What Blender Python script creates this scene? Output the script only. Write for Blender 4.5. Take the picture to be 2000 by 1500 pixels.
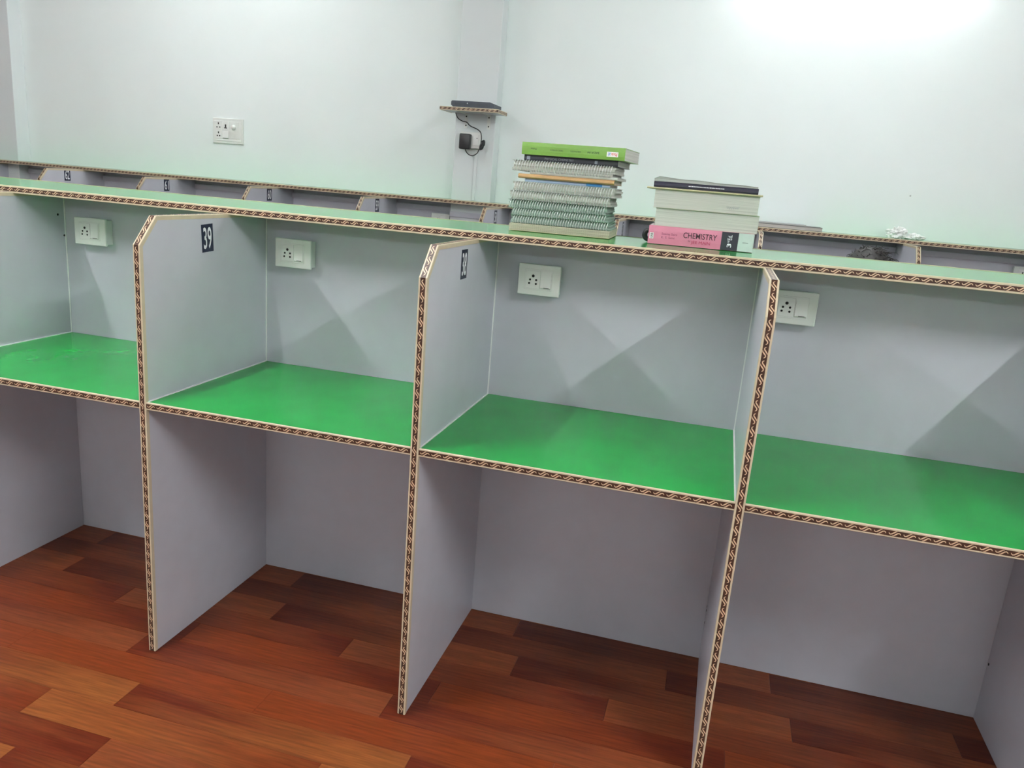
import bpy, bmesh, math, random
from mathutils import Vector, Matrix, noise as mnoise
random.seed(7)
PI = math.pi
for o in list(bpy.data.objects):
    bpy.data.objects.remove(o)
scene = bpy.context.scene
col = scene.collection

# ------------------------------------------------------------------ camera
cam_d = bpy.data.cameras.new('camera'); cam = bpy.data.objects.new('camera', cam_d); col.objects.link(cam)
cam_d.sensor_fit = 'HORIZONTAL'; cam_d.sensor_width = 36.0
cam_d.lens = 1533.05 / 2000.0 * 36.0; cam_d.clip_start = 0.05; cam_d.clip_end = 60
RT = Vector((0.9621698, 0.26082422, 0.07874011)); UP = Vector((-0.13886144, 0.2208161, 0.96537959)); FW = Vector((-0.23440729, 0.93979305, -0.24868101))
m = Matrix.Identity(4)
for i in range(3):
    m[i][0] = RT[i]; m[i][1] = UP[i]; m[i][2] = -FW[i]
m.translation = Vector((1.4042, -2.235, 1.3711))
cam.matrix_world = m
scene.camera = cam

# ------------------------------------------------------------------ world, exposure
world = bpy.data.worlds.new('world'); scene.world = world; world.use_nodes = True
world.node_tree.nodes['Background'].inputs[0].default_value = (0.8, 0.95, 1.0, 1)
world.node_tree.nodes['Background'].inputs[1].default_value = 0.02
vs = scene.view_settings
vs.view_transform = 'Standard'; vs.look = 'None'; vs.gamma = 1.0; vs.use_curve_mapping = False
vs.exposure = 1.93
LAMP_COL = (0.965, 0.985, 1.0)
# lamps: (centre, axis, emission strength, label)
TUBES = [
    ((1.92, 2.625, 2.60), 'x', 7.5, 'long white tube light high on the far wall above the stacked books'),
    ((-1.75, 2.625, 2.78), 'x', 7.0, 'long white tube light high on the far wall above the switch plate'),
    ((-0.2, -1.1, 2.855), 'y', 65.0, 'long white tube light on the ceiling over partition 39'),
    ((3.4, -2.4, 2.855), 'y', 150.0, 'long white tube light on the ceiling at the right, in front of the near row'),
    ((-1.4, -2.3, 2.855), 'y', 97.0, 'added fill tube, out of view on the ceiling at the left, in front of the near row'),  # unseen fill, added to brighten the panels above the desks more than those below
    ((-0.6, -5.74, 2.45), 'x', 32.0, 'long white tube light on the front wall, the one farther from the right wall'),
    ((2.6, -5.74, 2.45), 'x', 32.0, 'long white tube light on the front wall, the one nearer the right wall'),
    ((-1.9, 1.30, 2.855), 'y', 36.0, 'added fill tube, out of view on the ceiling between the two rows, toward the left wall'),  # unseen fill, added to spread even light over the far wall
    ((1.9, 1.30, 2.855), 'y', 36.0, 'added fill tube, out of view on the ceiling between the two rows, toward the right wall'),  # its right-hand partner, likewise added for the far wall
]

# ------------------------------------------------------------------ dimensions
T = 0.0185; HT = T / 2
D = 0.5674; HD = 0.7386; HS = 1.2352; DS = 0.1986; SB = 0.2421; HC = 1.1454; DC = 0.5052
TS = 0.0200; TD = 0.0180; TOP = HS - TS - 0.0006
PX = {-1: -1.5398, 0: -0.7699, 1: 0.0, 2: 0.7625, 3: 1.5174, 4: 2.2857, 5: 3.05}
Y2 = 2.669; X62 = -2.9858; PITCH = 0.7625
YW = 2.690; YC = 2.580        # far wall, column fronts
RX0, RX1, RY0, CEIL = -5.6, 5.6, -5.8, 2.9

# ------------------------------------------------------------------ materials
def lin(c):
    return tuple(((v / 255) / 12.92 if v / 255 <= 0.04045 else ((v / 255 + 0.055) / 1.055) ** 2.4) for v in c)
def mat(name, c, rough=0.5, var=0.0, scale=30.0, bump=0.0, bscale=200.0, spec=0.5, coat=0.0, metal=0.0, stretch=None, emit=None):
    M = bpy.data.materials.new(name); M.use_nodes = True
    nt = M.node_tree; N = nt.nodes; L = nt.links
    b = N['Principled BSDF']
    b.inputs['Roughness'].default_value = rough; b.inputs['Metallic'].default_value = metal
    b.inputs['Specular IOR Level'].default_value = spec; b.inputs['Coat Weight'].default_value = coat
    b.inputs['Coat Roughness'].default_value = 0.08
    tc = N.new('ShaderNodeTexCoord'); src = tc.outputs['Object']
    if stretch:
        mp = N.new('ShaderNodeMapping'); mp.inputs['Scale'].default_value = stretch
        L.new(src, mp.inputs['Vector']); src = mp.outputs['Vector']
    n1 = N.new('ShaderNodeTexNoise'); n1.inputs['Scale'].default_value = scale; n1.inputs['Detail'].default_value = 4
    L.new(src, n1.inputs['Vector'])
    r = N.new('ShaderNodeValToRGB')
    r.color_ramp.elements[0].position = 0.3; r.color_ramp.elements[1].position = 0.7
    r.color_ramp.elements[0].color = tuple(max(0, v * (1 - var)) for v in c) + (1,)
    r.color_ramp.elements[1].color = tuple(min(1, v * (1 + var)) for v in c) + (1,)
    L.new(n1.outputs['Fac'], r.inputs['Fac']); L.new(r.outputs['Color'], b.inputs['Base Color'])
    if bump:
        n2 = N.new('ShaderNodeTexNoise'); n2.inputs['Scale'].default_value = bscale; n2.inputs['Detail'].default_value = 3
        L.new(src, n2.inputs['Vector'])
        bp = N.new('ShaderNodeBump'); bp.inputs['Strength'].default_value = bump; bp.inputs['Distance'].default_value = 0.001
        L.new(n2.outputs['Fac'], bp.inputs['Height']); L.new(bp.outputs['Normal'], b.inputs['Normal'])
    if emit:
        b.inputs['Emission Color'].default_value = emit[0] + (1,); b.inputs['Emission Strength'].default_value = emit[1]
    return M

def wall_material(name, c):
    M = mat(name, c, rough=0.6, var=0.012, scale=2.2, bump=0.10, bscale=60, spec=0.2)
    nt = M.node_tree; N = nt.nodes; L = nt.links; b = N['Principled BSDF']
    ramp = [n for n in N if n.type == 'VALTORGB'][0]
    tc = [n for n in N if n.type == 'TEX_COORD'][0]
    v = N.new('ShaderNodeTexVoronoi'); v.inputs['Scale'].default_value = 2.3; v.inputs['Randomness'].default_value = 1.0
    L.new(tc.outputs['Object'], v.inputs['Vector'])
    lt = N.new('ShaderNodeMath'); lt.operation = 'LESS_THAN'; lt.inputs[1].default_value = 0.012
    L.new(v.outputs['Distance'], lt.inputs[0])
    mx = N.new('ShaderNodeMix'); mx.data_type = 'RGBA'
    L.new(lt.outputs[0], mx.inputs['Factor']); L.new(ramp.outputs['Color'], mx.inputs['A'])
    mx.inputs['B'].default_value = tuple(x * 0.55 for x in c) + (1,)
    L.new(mx.outputs['Result'], b.inputs['Base Color'])
    return M

def page_material(name, c, dens=900.0, dark=0.72):
    """paper seen on edge: fine lines along the height of the block"""
    M = bpy.data.materials.new(name); M.use_nodes = True
    nt = M.node_tree; N = nt.nodes; L = nt.links; b = N['Principled BSDF']
    b.inputs['Roughness'].default_value = 0.8
    tc = N.new('ShaderNodeTexCoord'); mp = N.new('ShaderNodeMapping'); mp.inputs['Scale'].default_value = (3.0, 3.0, dens)
    L.new(tc.outputs['Object'], mp.inputs['Vector'])
    n = N.new('ShaderNodeTexNoise'); n.inputs['Scale'].default_value = 1.0; n.inputs['Detail'].default_value = 2
    L.new(mp.outputs['Vector'], n.inputs['Vector'])
    r = N.new('ShaderNodeValToRGB'); r.color_ramp.elements[0].position = 0.32; r.color_ramp.elements[1].position = 0.55
    r.color_ramp.elements[0].color = tuple(v * dark for v in c) + (1,); r.color_ramp.elements[1].color = tuple(c) + (1,)
    L.new(n.outputs['Fac'], r.inputs['Fac']); L.new(r.outputs['Color'], b.inputs['Base Color'])
    return M

def plank_material(name, c0, c1, seed):
    """printed wood strip, its colour running from c0 at the left end to c1 at the right end, with grain"""
    M = bpy.data.materials.new(name); M.use_nodes = True
    nt = M.node_tree; N = nt.nodes; L = nt.links; b = N['Principled BSDF']
    b.inputs['Roughness'].default_value = 0.33; b.inputs['Specular IOR Level'].default_value = 0.25
    tc = N.new('ShaderNodeTexCoord'); sp = N.new('ShaderNodeSeparateXYZ'); L.new(tc.outputs['Generated'], sp.inputs[0])
    mp = N.new('ShaderNodeMapping'); mp.inputs['Scale'].default_value = (2.2, 26.0, 1.0); mp.inputs['Location'].default_value = (seed * 3.7, seed * 1.9, 0)
    L.new(tc.outputs['Object'], mp.inputs['Vector'])
    n1 = N.new('ShaderNodeTexNoise'); n1.inputs['Scale'].default_value = 1.0; n1.inputs['Detail'].default_value = 5; n1.inputs['Distortion'].default_value = 0.6
    L.new(mp.outputs['Vector'], n1.inputs['Vector'])
    mp2 = N.new('ShaderNodeMapping'); mp2.inputs['Scale'].default_value = (9.0, 160.0, 1.0); L.new(tc.outputs['Object'], mp2.inputs['Vector'])
    n2 = N.new('ShaderNodeTexNoise'); n2.inputs['Scale'].default_value = 1.0; n2.inputs['Detail'].default_value = 3; L.new(mp2.outputs['Vector'], n2.inputs['Vector'])
    # mix factor: position along the strip, disturbed by the broad grain
    s = N.new('ShaderNodeMath'); s.operation = 'MULTIPLY_ADD'; s.inputs[1].default_value = 1.6; s.inputs[2].default_value = -0.80
    L.new(n1.outputs['Fac'], s.inputs[0])
    a = N.new('ShaderNodeMath'); a.operation = 'ADD'; a.use_clamp = True; L.new(sp.outputs['X'], a.inputs[0]); L.new(s.outputs[0], a.inputs[1])
    mx = N.new('ShaderNodeMix'); mx.data_type = 'RGBA'; mx.inputs['A'].default_value = c0 + (1,); mx.inputs['B'].default_value = c1 + (1,)
    L.new(a.outputs[0], mx.inputs['Factor'])
    gr = N.new('ShaderNodeMapRange'); gr.inputs['From Min'].default_value = 0.3; gr.inputs['From Max'].default_value = 0.7
    gr.inputs['To Min'].default_value = 0.70; gr.inputs['To Max'].default_value = 1.22
    L.new(n2.outputs['Fac'], gr.inputs['Value'])
    ml = N.new('ShaderNodeMix'); ml.data_type = 'RGBA'; ml.blend_type = 'MULTIPLY'; ml.inputs['Factor'].default_value = 1.0
    L.new(mx.outputs['Result'], ml.inputs['A']); L.new(gr.outputs['Result'], ml.inputs['B'])
    L.new(ml.outputs['Result'], b.inputs['Base Color'])
    return M

M_wall = wall_material('wall_paint', (0.81, 0.875, 0.862))
M_colm = wall_material('column_paint', (0.68, 0.725, 0.725))
M_ceil = mat('ceiling_paint', (0.80, 0.82, 0.82), 0.8, 0.01, 3)
M_panel = mat('grey_laminate', (0.515, 0.525, 0.580), 0.34, 0.02, 14, 0.06, 500, 0.5)
M_green = mat('green_laminate', (0.008, 0.33, 0.050), 0.15, 0.05, 9, 0.008, 300, 0.38)
M_cream = mat('cream_edging', (0.58, 0.50, 0.35), 0.38, 0.05, 40)
M_brown = mat('brown_inlay', (0.055, 0.021, 0.011), 0.4, 0.35, 60)
M_scroll = mat('tan_scroll_print', (0.68, 0.50, 0.33), 0.35, 0.12, 80)
M_bead = mat('white_sealant', (0.78, 0.80, 0.79), 0.4, 0.03, 50)
M_white = mat('white_plastic', (0.74, 0.77, 0.73), 0.3, 0.015, 20, 0, 0, 0.5)
M_white2 = mat('white_switch_plastic', (0.80, 0.82, 0.79), 0.25, 0.01, 20)
M_black = mat('black_plastic', (0.018, 0.019, 0.021), 0.4, 0.1, 60)
M_hole = mat('dark_recess', (0.008, 0.008, 0.008), 0.7, 0.1, 60)
M_slate = mat('slate_plastic', (0.050, 0.062, 0.082), 0.42, 0.1, 40, 0.05, 300)
M_brass = mat('brass_pin', (0.35, 0.33, 0.28), 0.3, 0.05, 60, metal=0.9)
M_navy = mat('navy_sticker', (0.012, 0.018, 0.045), 0.35, 0.1, 60)
M_digit = mat('white_print', (0.80, 0.82, 0.84), 0.4, 0.02, 60)
M_steel = mat('wire_steel', (0.66, 0.68, 0.67), 0.3, 0.05, 60, metal=0.25)
M_tube = mat('lit_tube', (0.9, 0.9, 0.9), 0.4, emit=(LAMP_COL, 26.0))
M_hous = mat('tube_housing', (0.8, 0.8, 0.8), 0.4, 0.01, 20)
M_page = page_material('paper_edge', (0.50, 0.51, 0.46))
M_page2 = page_material('paper_edge_cream', (0.48, 0.45, 0.34))
M_page3 = page_material('paper_edge_green_grey', (0.30, 0.39, 0.34), 700, 0.6)
M_paper = mat('white_paper', (0.78, 0.80, 0.78), 0.7, 0.02, 30)

# ------------------------------------------------------------------ helpers
def tag(o, label=None, cat=None, group=None, kind=None):
    if label: o['label'] = label
    if cat: o['category'] = cat
    if group: o['group'] = group
    if kind: o['kind'] = kind
    return o
def empty(name, loc, rz=0.0, parent=None):
    e = bpy.data.objects.new(name, None); col.objects.link(e); e.empty_display_size = 0.05
    e.location = loc; e.rotation_euler = (0, 0, rz)
    if parent: e.parent = parent
    return e
class MB:
    def __init__(s): s.v = []; s.f = []
    def add(s, vs_, fs_):
        k = len(s.v); s.v += [tuple(v) for v in vs_]; s.f += [tuple(i + k for i in f) for f in fs_]; return s
    def box(s, x0, x1, y0, y1, z0, z1, b=0.0):
        if b <= 0:
            vs_ = [(x, y, z) for z in (z0, z1) for y in (y0, y1) for x in (x0, x1)]
            return s.add(vs_, [(0, 2, 3, 1), (4, 5, 7, 6), (0, 1, 5, 4), (2, 6, 7, 3), (0, 4, 6, 2), (1, 3, 7, 5)])
        bm = bmesh.new(); bmesh.ops.create_cube(bm, size=1.0)
        for v in bm.verts:
            v.co = Vector(((x0 + x1) / 2 + v.co.x * (x1 - x0), (y0 + y1) / 2 + v.co.y * (y1 - y0), (z0 + z1) / 2 + v.co.z * (z1 - z0)))
        bmesh.ops.bevel(bm, geom=list(bm.edges), offset=b, segments=2, profile=0.5, affect='EDGES')
        bm.verts.index_update()
        s.add([v.co[:] for v in bm.verts], [[v.index for v in f.verts] for f in bm.faces]); bm.free(); return s
    def prism(s, poly, a, b, ax):
        """extrude 2-D polygon between a and b along axis ax ('x': poly is (y,z); 'y': (x,z); 'z': (x,y))"""
        def p3(p, t): return (t, p[0], p[1]) if ax == 'x' else ((p[0], t, p[1]) if ax == 'y' else (p[0], p[1], t))
        n = len(poly); vs_ = [p3(p, a) for p in poly] + [p3(p, b) for p in poly]
        return s.add(vs_, [tuple(range(n - 1, -1, -1)), tuple(range(n, 2 * n))] + [(i, (i + 1) % n, n + (i + 1) % n, n + i) for i in range(n)])
    def tube(s, path, r, sides=6, closed_ends=True):
        P = [Vector(p) for p in path]; n = len(P); rings = []; up = None
        for i in range(n):
            d = (P[min(i + 1, n - 1)] - P[max(i - 1, 0)]).normalized()
            if up is None:
                up = Vector((0, 0, 1)) if abs(d.z) < 0.9 else Vector((1, 0, 0))
            u = d.cross(up)
            if u.length < 1e-6: u = d.orthogonal()
            u.normalize(); w = u.cross(d).normalized(); up = w
            rr = r[i] if isinstance(r, (list, tuple)) else r
            rings.append([P[i] + (u * math.cos(2 * PI * k / sides) + w * math.sin(2 * PI * k / sides)) * rr for k in range(sides)])
        vs_ = [v for ring in rings for v in ring]; fs_ = []
        for i in range(n - 1):
            for k in range(sides):
                k2 = (k + 1) % sides
                fs_.append((i * sides + k, i * sides + k2, (i + 1) * sides + k2, (i + 1) * sides + k))
        if closed_ends: fs_ += [tuple(range(sides - 1, -1, -1)), tuple((n - 1) * sides + k for k in range(sides))]
        return s.add(vs_, fs_)
    def disc(s, c, n, r, h, sides=16):
        c = Vector(c); n = Vector(n).normalized()
        return s.tube([c, c + n * h], r, sides)
    def mesh(s, name, M, smooth=False):
        me = bpy.data.meshes.new(name); me.from_pydata(s.v, [], s.f); me.validate(); me.update()
        bm = bmesh.new(); bm.from_mesh(me); bmesh.ops.recalc_face_normals(bm, faces=bm.faces); bm.to_mesh(me); bm.free()
        me.materials.append(M)
        if smooth: me.polygons.foreach_set('use_smooth', [True] * len(me.polygons))
        return me
    def build(s, name, M, parent=None, smooth=False, loc=(0, 0, 0), rz=0.0):
        return link(name, s.mesh(name, M, smooth), parent, loc, rz)
def link(name, me, parent=None, loc=(0, 0, 0), rz=0.0):
    o = bpy.data.objects.new(name, me); col.objects.link(o); o.location = loc; o.rotation_euler = (0, 0, rz)
    if parent: o.parent = parent
    return o
def copy_tree(o, parent=None):
    c = o.copy(); col.objects.link(c); c.parent = parent
    for ch in list(o.children): copy_tree(ch, c)
    return c
def struct(o): o['kind'] = 'structure'; return o

def text_mesh(name, s, origin, ux, uy, w, h, M, lift=0.0003, bold=0.0, shear=0.0):
    """flat lettering fitted into a w x h box whose lower-left corner is origin"""
    cu = bpy.data.curves.new(name, 'FONT'); cu.body = s; cu.resolution_u = 3; cu.offset = bold; cu.shear = shear
    t = bpy.data.objects.new(name, cu); col.objects.link(t)
    dg = bpy.context.evaluated_depsgraph_get(); me = bpy.data.meshes.new_from_object(t.evaluated_get(dg))
    bpy.data.objects.remove(t); bpy.data.curves.remove(cu)
    xs = [v.co.x for v in me.vertices]; ys = [v.co.y for v in me.vertices]
    x0, x1, y0, y1 = min(xs), max(xs), min(ys), max(ys)
    o_, ux, uy = Vector(origin), Vector(ux), Vector(uy); nz = ux.cross(uy)
    for v in me.vertices:
        a = (v.co.x - x0) / (x1 - x0) * w; b = (v.co.y - y0) / (y1 - y0) * h
        v.co = o_ + ux * a + uy * b + nz * lift
    me.name = name; me.materials.clear(); me.materials.append(M)
    return me

# scroll motif of the edging, two parallel S strokes in a unit cell (along, across)
STROKES = [[(0.06, 0.64, .030), (0.09, 0.44, .055), (0.17, 0.33, .065), (0.27, 0.40, .075), (0.40, 0.66, .085), (0.52, 0.88, .065), (0.62, 0.92, .02)],
           [(0.30, 0.08, .02), (0.42, 0.14, .065), (0.53, 0.36, .085), (0.64, 0.60, .075), (0.74, 0.68, .065), (0.83, 0.58, .055), (0.87, 0.38, .03)]]
CELL = 0.0288
def scroll_cells(mb, fn, a0, a1, wid):
    n = max(1, int(round((a1 - a0) / CELL))); c = (a1 - a0) / n
    for k in range(n):
        for st in STROKES:
            pts = [Vector((a0 + (k + 1 - x) * c, (y - 0.5) * wid)) for x, y, _ in st]
            vs_ = []
            for i, p in enumerate(pts):
                d = (pts[min(i + 1, len(pts) - 1)] - pts[max(i - 1, 0)]).normalized()
                nn = Vector((-d.y, d.x)) * st[i][2] * wid * 1.3
                vs_ += [fn(p.x + nn.x, p.y + nn.y), fn(p.x - nn.x, p.y - nn.y)]
            mb.add(vs_, [(2 * i, 2 * i + 1, 2 * i + 3, 2 * i + 2) for i in range(len(pts) - 1)])

def edge_trim(path, toP, bw, parent, leg=0.009, cap=0.0022, th=0.0013, inlay_w=0.0122):
    """U-shaped cream edging swept along path (2-D points), with dark inlay and scrolls.
    toP(p2, s): 2-D point + offset s across the board -> 3-D.  Outside is to the left-hand normal."""
    P = [Vector(p) for p in path]; n = len(P)
    mit = []
    for i in range(n):
        d0 = (P[i] - P[i - 1]).normalized() if i > 0 else None
        d1 = (P[i + 1] - P[i]).normalized() if i < n - 1 else None
        n0 = Vector((-d0.y, d0.x)) if d0 else None; n1 = Vector((-d1.y, d1.x)) if d1 else None
        if n0 and n1:
            mm = (n0 + n1).normalized(); mm /= max(0.3, mm.dot(n0))
        else: mm = n0 or n1
        mit.append(mm)
    w = bw / 2 + th
    sec = [(-w, -leg), (-w, cap * .45), (-w + .0012, cap), (w - .0012, cap), (w, cap * .45), (w, -leg), (w - th, -leg), (w - th, 0), (-w + th, 0), (-w + th, -leg)]
    k = len(sec); mb = MB()
    vs_ = [toP(P[i] + mit[i] * nn, s_) for i in range(n) for s_, nn in sec]
    fs_ = [(i * k + j, i * k + (j + 1) % k, (i + 1) * k + (j + 1) % k, (i + 1) * k + j) for i in range(n - 1) for j in range(k)]
    fs_ += [tuple(range(k)), tuple((n - 1) * k + j for j in range(k))]
    mb.add(vs_, fs_); tr = mb.build('edge_trim', M_cream, parent)
    ib = MB(); sc = MB()
    for i in range(n - 1):
        d = (P[i + 1] - P[i]); L_ = d.length; d.normalize(); nn = Vector((-d.y, d.x))
        A = P[i] + mit[i] * (cap); B = P[i + 1] + mit[i + 1] * (cap)
        q = [toP(A + nn * .0003, -inlay_w / 2), toP(A + nn * .0003, inlay_w / 2), toP(B + nn * .0003, inlay_w / 2), toP(B + nn * .0003, -inlay_w / 2)]
        q0 = [toP(A - nn * .0006, -inlay_w / 2), toP(A - nn * .0006, inlay_w / 2), toP(B - nn * .0006, inlay_w / 2), toP(B - nn * .0006, -inlay_w / 2)]
        ib.add(q + q0, [(0, 1, 2, 3), (0, 4, 5, 1), (1, 5, 6, 2), (2, 6, 7, 3), (3, 7, 4, 0), (7, 6, 5, 4)])
        O = P[i] + nn * (cap + .0006)
        scroll_cells(sc, lambda a, s_, O=O, d=d: toP(O + d * a, s_), 0.002, L_ - 0.002, inlay_w)
    ib.build('brown_inlay', M_brown, tr)
    tag(sc.build('scroll_print', M_scroll, tr), kind='stuff')
    return tr

# ------------------------------------------------------------------ room
struct(MB().box(RX0, RX1, RY0, YW + 0.1, -0.05, -0.004).build('floor', mat('floor_base', (0.18, 0.040, 0.014), 0.4, 0.3, 1.5, stretch=(1.3, 10, 1))))
floor = bpy.data.objects['floor']
struct(MB().box(RX0, RX1, RY0, YW + 0.1, CEIL, CEIL + 0.1).build('ceiling', M_ceil))
struct(MB().box(RX0, RX1, YW, YW + 0.1, -0.004, CEIL).build('wall_back', M_wall))
struct(MB().box(RX0, RX1, RY0 - 0.1, RY0, -0.004, CEIL).build('wall_front', M_wall))
struct(MB().box(RX0 - 0.1, RX0, RY0, YW, -0.004, CEIL).build('wall_left', M_wall))
struct(MB().box(RX1, RX1 + 0.1, RY0, YW, -0.004, CEIL).build('wall_right', M_wall))
struct(tag(MB().box(-0.290, -0.034, YC, YW, -0.004, CEIL, 0.004).build('column', M_colm)))
struct(tag(MB().box(-3.90, -3.642, YC, YW, -0.004, CEIL, 0.004).build('column', M_colm)))

# floor strips: 0.777 m long, 0.1 m wide, joints as seen on the floor
LT, GD, OR, RD, DK, MD = (0.215, 0.057, 0.019), (0.262, 0.082, 0.022), (0.190, 0.038, 0.010), (0.120, 0.019, 0.007), (0.088, 0.015, 0.006), (0.160, 0.030, 0.009)
ROWS = [(.163, DK, LT), (.643, DK, LT), (.208, DK, LT), (.495, LT, RD), (.035, OR, RD), (.712, RD, LT), (.405, OR, OR), (.068, RD, GD), (.656, GD, MD), (.150, LT, RD), (-.030, RD, GD)]
PER = 0.777; RW = 0.0995
for r in range(-3, 17):
    joint, c0, c1 = ROWS[r % 11]
    Mp = bpy.data.materials.get('wood_strip_%d' % (r % 11)) or plank_material('wood_strip_%d' % (r % 11), c0, c1, r % 11)
    me = MB().box(0.0003, PER - 0.0003, -RW + 0.0003, -0.0003, -0.004, 0.0, 0.0004).mesh('plank', Mp)
    for k in range(-4, 5):
        x = joint + k * PER + (0 if 0 <= r < 11 else 0.31)
        if x + PER < -2.4 or x > 4.0: continue
        link('plank', me, floor, (x, -r * RW - 0.002, 0))

# ------------------------------------------------------------------ tube lights
def tube_light(c, axis, strength, label):
    e = empty('tube_light', c); tag(e, label, 'light', 'tube lights around the room')
    M = M_tube.copy(); M.name = 'lit_tube'; M.node_tree.nodes['Principled BSDF'].inputs['Emission Strength'].default_value = strength
    L_ = 0.6
    if axis == 'x':
        sy = 1 if c[1] > 0 else -1   # against the wall
        MB().box(-L_, L_, 0.012 * sy, 0.063 * sy, -0.018, 0.018).build('housing', M_hous, e)
        MB().tube([(-L_ + .02, -0.006 * sy, 0), (L_ - .02, -0.006 * sy, 0)], 0.0135, 12).build('tube', M, e, True)
        for s_ in (-1, 1): MB().box(s_ * L_ - .012, s_ * L_ + .012, -0.022, 0.022, -0.02, 0.02, 0.003).build('end_cap', M_hous, e)
    else:
        MB().box(-0.018, 0.018, -L_, L_, 0.012, 0.044).build('housing', M_hous, e)
        MB().tube([(0, -L_ + .02, -0.006), (0, L_ - .02, -0.006)], 0.0135, 12).build('tube', M, e, True)
        for s_ in (-1, 1): MB().box(-0.02, 0.02, s_ * L_ - .012, s_ * L_ + .012, -0.022, 0.022, 0.003).build('end_cap', M_hous, e)
for t_ in TUBES: tube_light(*t_)

# ------------------------------------------------------------------ study row: partitions, panel, shelf, desks
PNLPOLY = [(-D, 0.001), (-D, HC), (-DC, TOP), (-0.0008, TOP), (-0.0008, 0.001)]
part_proto = {}
def make_partition():
    e = empty('partition', (0, 0, 0))
    MB().prism(PNLPOLY, -HT, HT, 'x').build('panel', M_panel, e)
    edge_trim([(-D, 0.002), (-D, HC), (-DC, TOP), (-0.02, TOP)][:], lambda p, s_: (s_, p[0], p[1]), T, e)
    return e
# trim path has its outside on the left-hand side when walking: front edge upward -> outside is -y: left of +z in (y,z) is -y
proto = make_partition()
def bead(e, side):
    MB().box(side * HT, side * (HT + 0.003), -0.0038, -0.0008, HD + 0.001, TOP - 0.003).build('sealant_bead', M_bead, e)
def sticker(e, txt, y0, y1, z0, z1, tilt=0.0):
    w, h = y1 - y0, z1 - z0
    uy = Vector((0, math.cos(tilt), math.sin(tilt))); uz = Vector((0, -math.sin(tilt), math.cos(tilt)))
    o_ = Vector((HT, y0, z0)); q = [o_, o_ + uy * w, o_ + uy * w + uz * h, o_ + uz * h]
    mb = MB(); ex = Vector((0.0005, 0, 0)); mb.add(q + [p + ex for p in q], [(0, 3, 2, 1), (4, 5, 6, 7), (0, 1, 5, 4), (1, 2, 6, 5), (2, 3, 7, 6), (3, 0, 4, 7)])
    s_ = mb.build('number_sticker', M_navy, e); s_['label'] = 'navy sticker with white number ' + txt
    link('number', text_mesh('number', txt, o_ + ex + uy * w * .14 + uz * h * .11, uy, uz, w * .72, h * .78, M_digit, 0.0003, 0.012), s_)
front_labels = {-1: 'grey partition at the far left end of the near row', 0: 'grey partition at the left edge, left of the desk bay beside partition 39',
    1: 'grey partition with patterned edging and navy sticker 39', 2: 'grey partition with patterned edging and navy sticker 38',
    3: 'grey partition under the pink chemistry book, third patterned edge from the left', 4: 'grey partition at the right edge of the near row, mostly below the desk',
    5: 'grey partition at the far right end of the near row'}
parts1 = {}
first = True
for k, x in PX.items():
    e = proto if first else copy_tree(proto); first = False
    e.location = (x, 0, 0); e['label'] = front_labels[k]; e['category'] = 'partition'; e['group'] = 'partitions of the near row'
    parts1[k] = e
parts2 = {}
for n in range(63, 53, -1):
    e = copy_tree(proto); e.location = (X62 + (62 - n) * PITCH, Y2, 0)
    e['label'] = 'far row partition with patterned edging and navy sticker %d' % n; e['category'] = 'partition'; e['group'] = 'partitions of the far row'
    parts2[n] = e
parts2[63]['label'] = 'far row partition at the left edge of the photo, by the column'
parts2[56]['label'] = 'far row partition just right of the stack with the pink book'
parts2[55]['label'] = 'far row partition below the crumpled white paper'
parts2[54]['label'] = 'far row partition at the right end'
for k, e in parts1.items(): bead(e, 1 if k <= 2 else -1)
sticker(parts1[1], '39', -0.322, -0.271, 1.112, 1.189, 0.05)
sticker(parts1[2], '38', -0.332, -0.284, 1.120, 1.195)
for n, y0, y1, z0, z1 in [(62, 2.304, 2.356, 1.139, 1.216), (61, 2.339, 2.391, 1.131, 1.207), (60, 2.346, 2.402, 1.130, 1.207), (59, 2.324, 2.380, 1.125, 1.204), (58, 2.331, 2.388, 1.120, 1.199), (57, 2.335, 2.390, 1.120, 1.199)]:
    sticker(parts2[n], str(n), y0 - Y2, y1 - Y2, z0, z1)
# screw marks
def screw_dot(e, side, y, z, r=0.0035):
    MB().disc((side * HT, y, z), (side, 0, 0), r, 0.0008, 10).build('screw', M_hole, e, True)
for y, z in ((-0.012, 0.185), (-0.012, 0.171), (-0.02, 0.135)): screw_dot(parts1[3], -1, y, z)
screw_dot(parts1[0], 1, -0.03, 1.145, 0.004); screw_dot(parts1[0], 1, -0.008, 1.075, 0.0035); screw_dot(parts1[4], -1, -0.01, 0.18, 0.004)

def back_panel(x0, x1, y, label):
    o = MB().box(x0, x1, y, y + T, 0.001, TOP).build('back_panel', M_panel); tag(o, label, 'panel'); return o
RX_A, RX_B = PX[-1] - 0.02, PX[5] + 0.02
back_panel(RX_A, RX_B, 0.0, 'long grey back panel of the near row of desks')
def shelf(x0, x1, yf, label, poly, back_trim):
    e = empty('top_shelf', ((x0 + x1) / 2, yf, HS - TS)); tag(e, label, 'shelf')
    ox, oy, oz = e.location
    MB().prism([(p[0] - ox, p[1] - oy) for p in poly], TS, TS - TS, 'z').build('board', M_green, e)
    edge_trim([(x1 - ox, 0), (x0 - ox, 0)], lambda p, s_: (p[0], p[1], TS / 2 + s_), TS, e, leg=0.0016)
    if back_trim: edge_trim([(x0 - ox, poly[2][1] - oy), (x1 - ox, poly[2][1] - oy)], lambda p, s_: (p[0], p[1], TS / 2 + s_), TS, e, leg=0.0016)
    return e
shelf(RX_A, RX_B, -DS, 'long green top shelf of the near row carrying the two book stacks', [(RX_A, -DS), (RX_B, -DS), (RX_B, SB), (RX_A, SB)], True)
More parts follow.
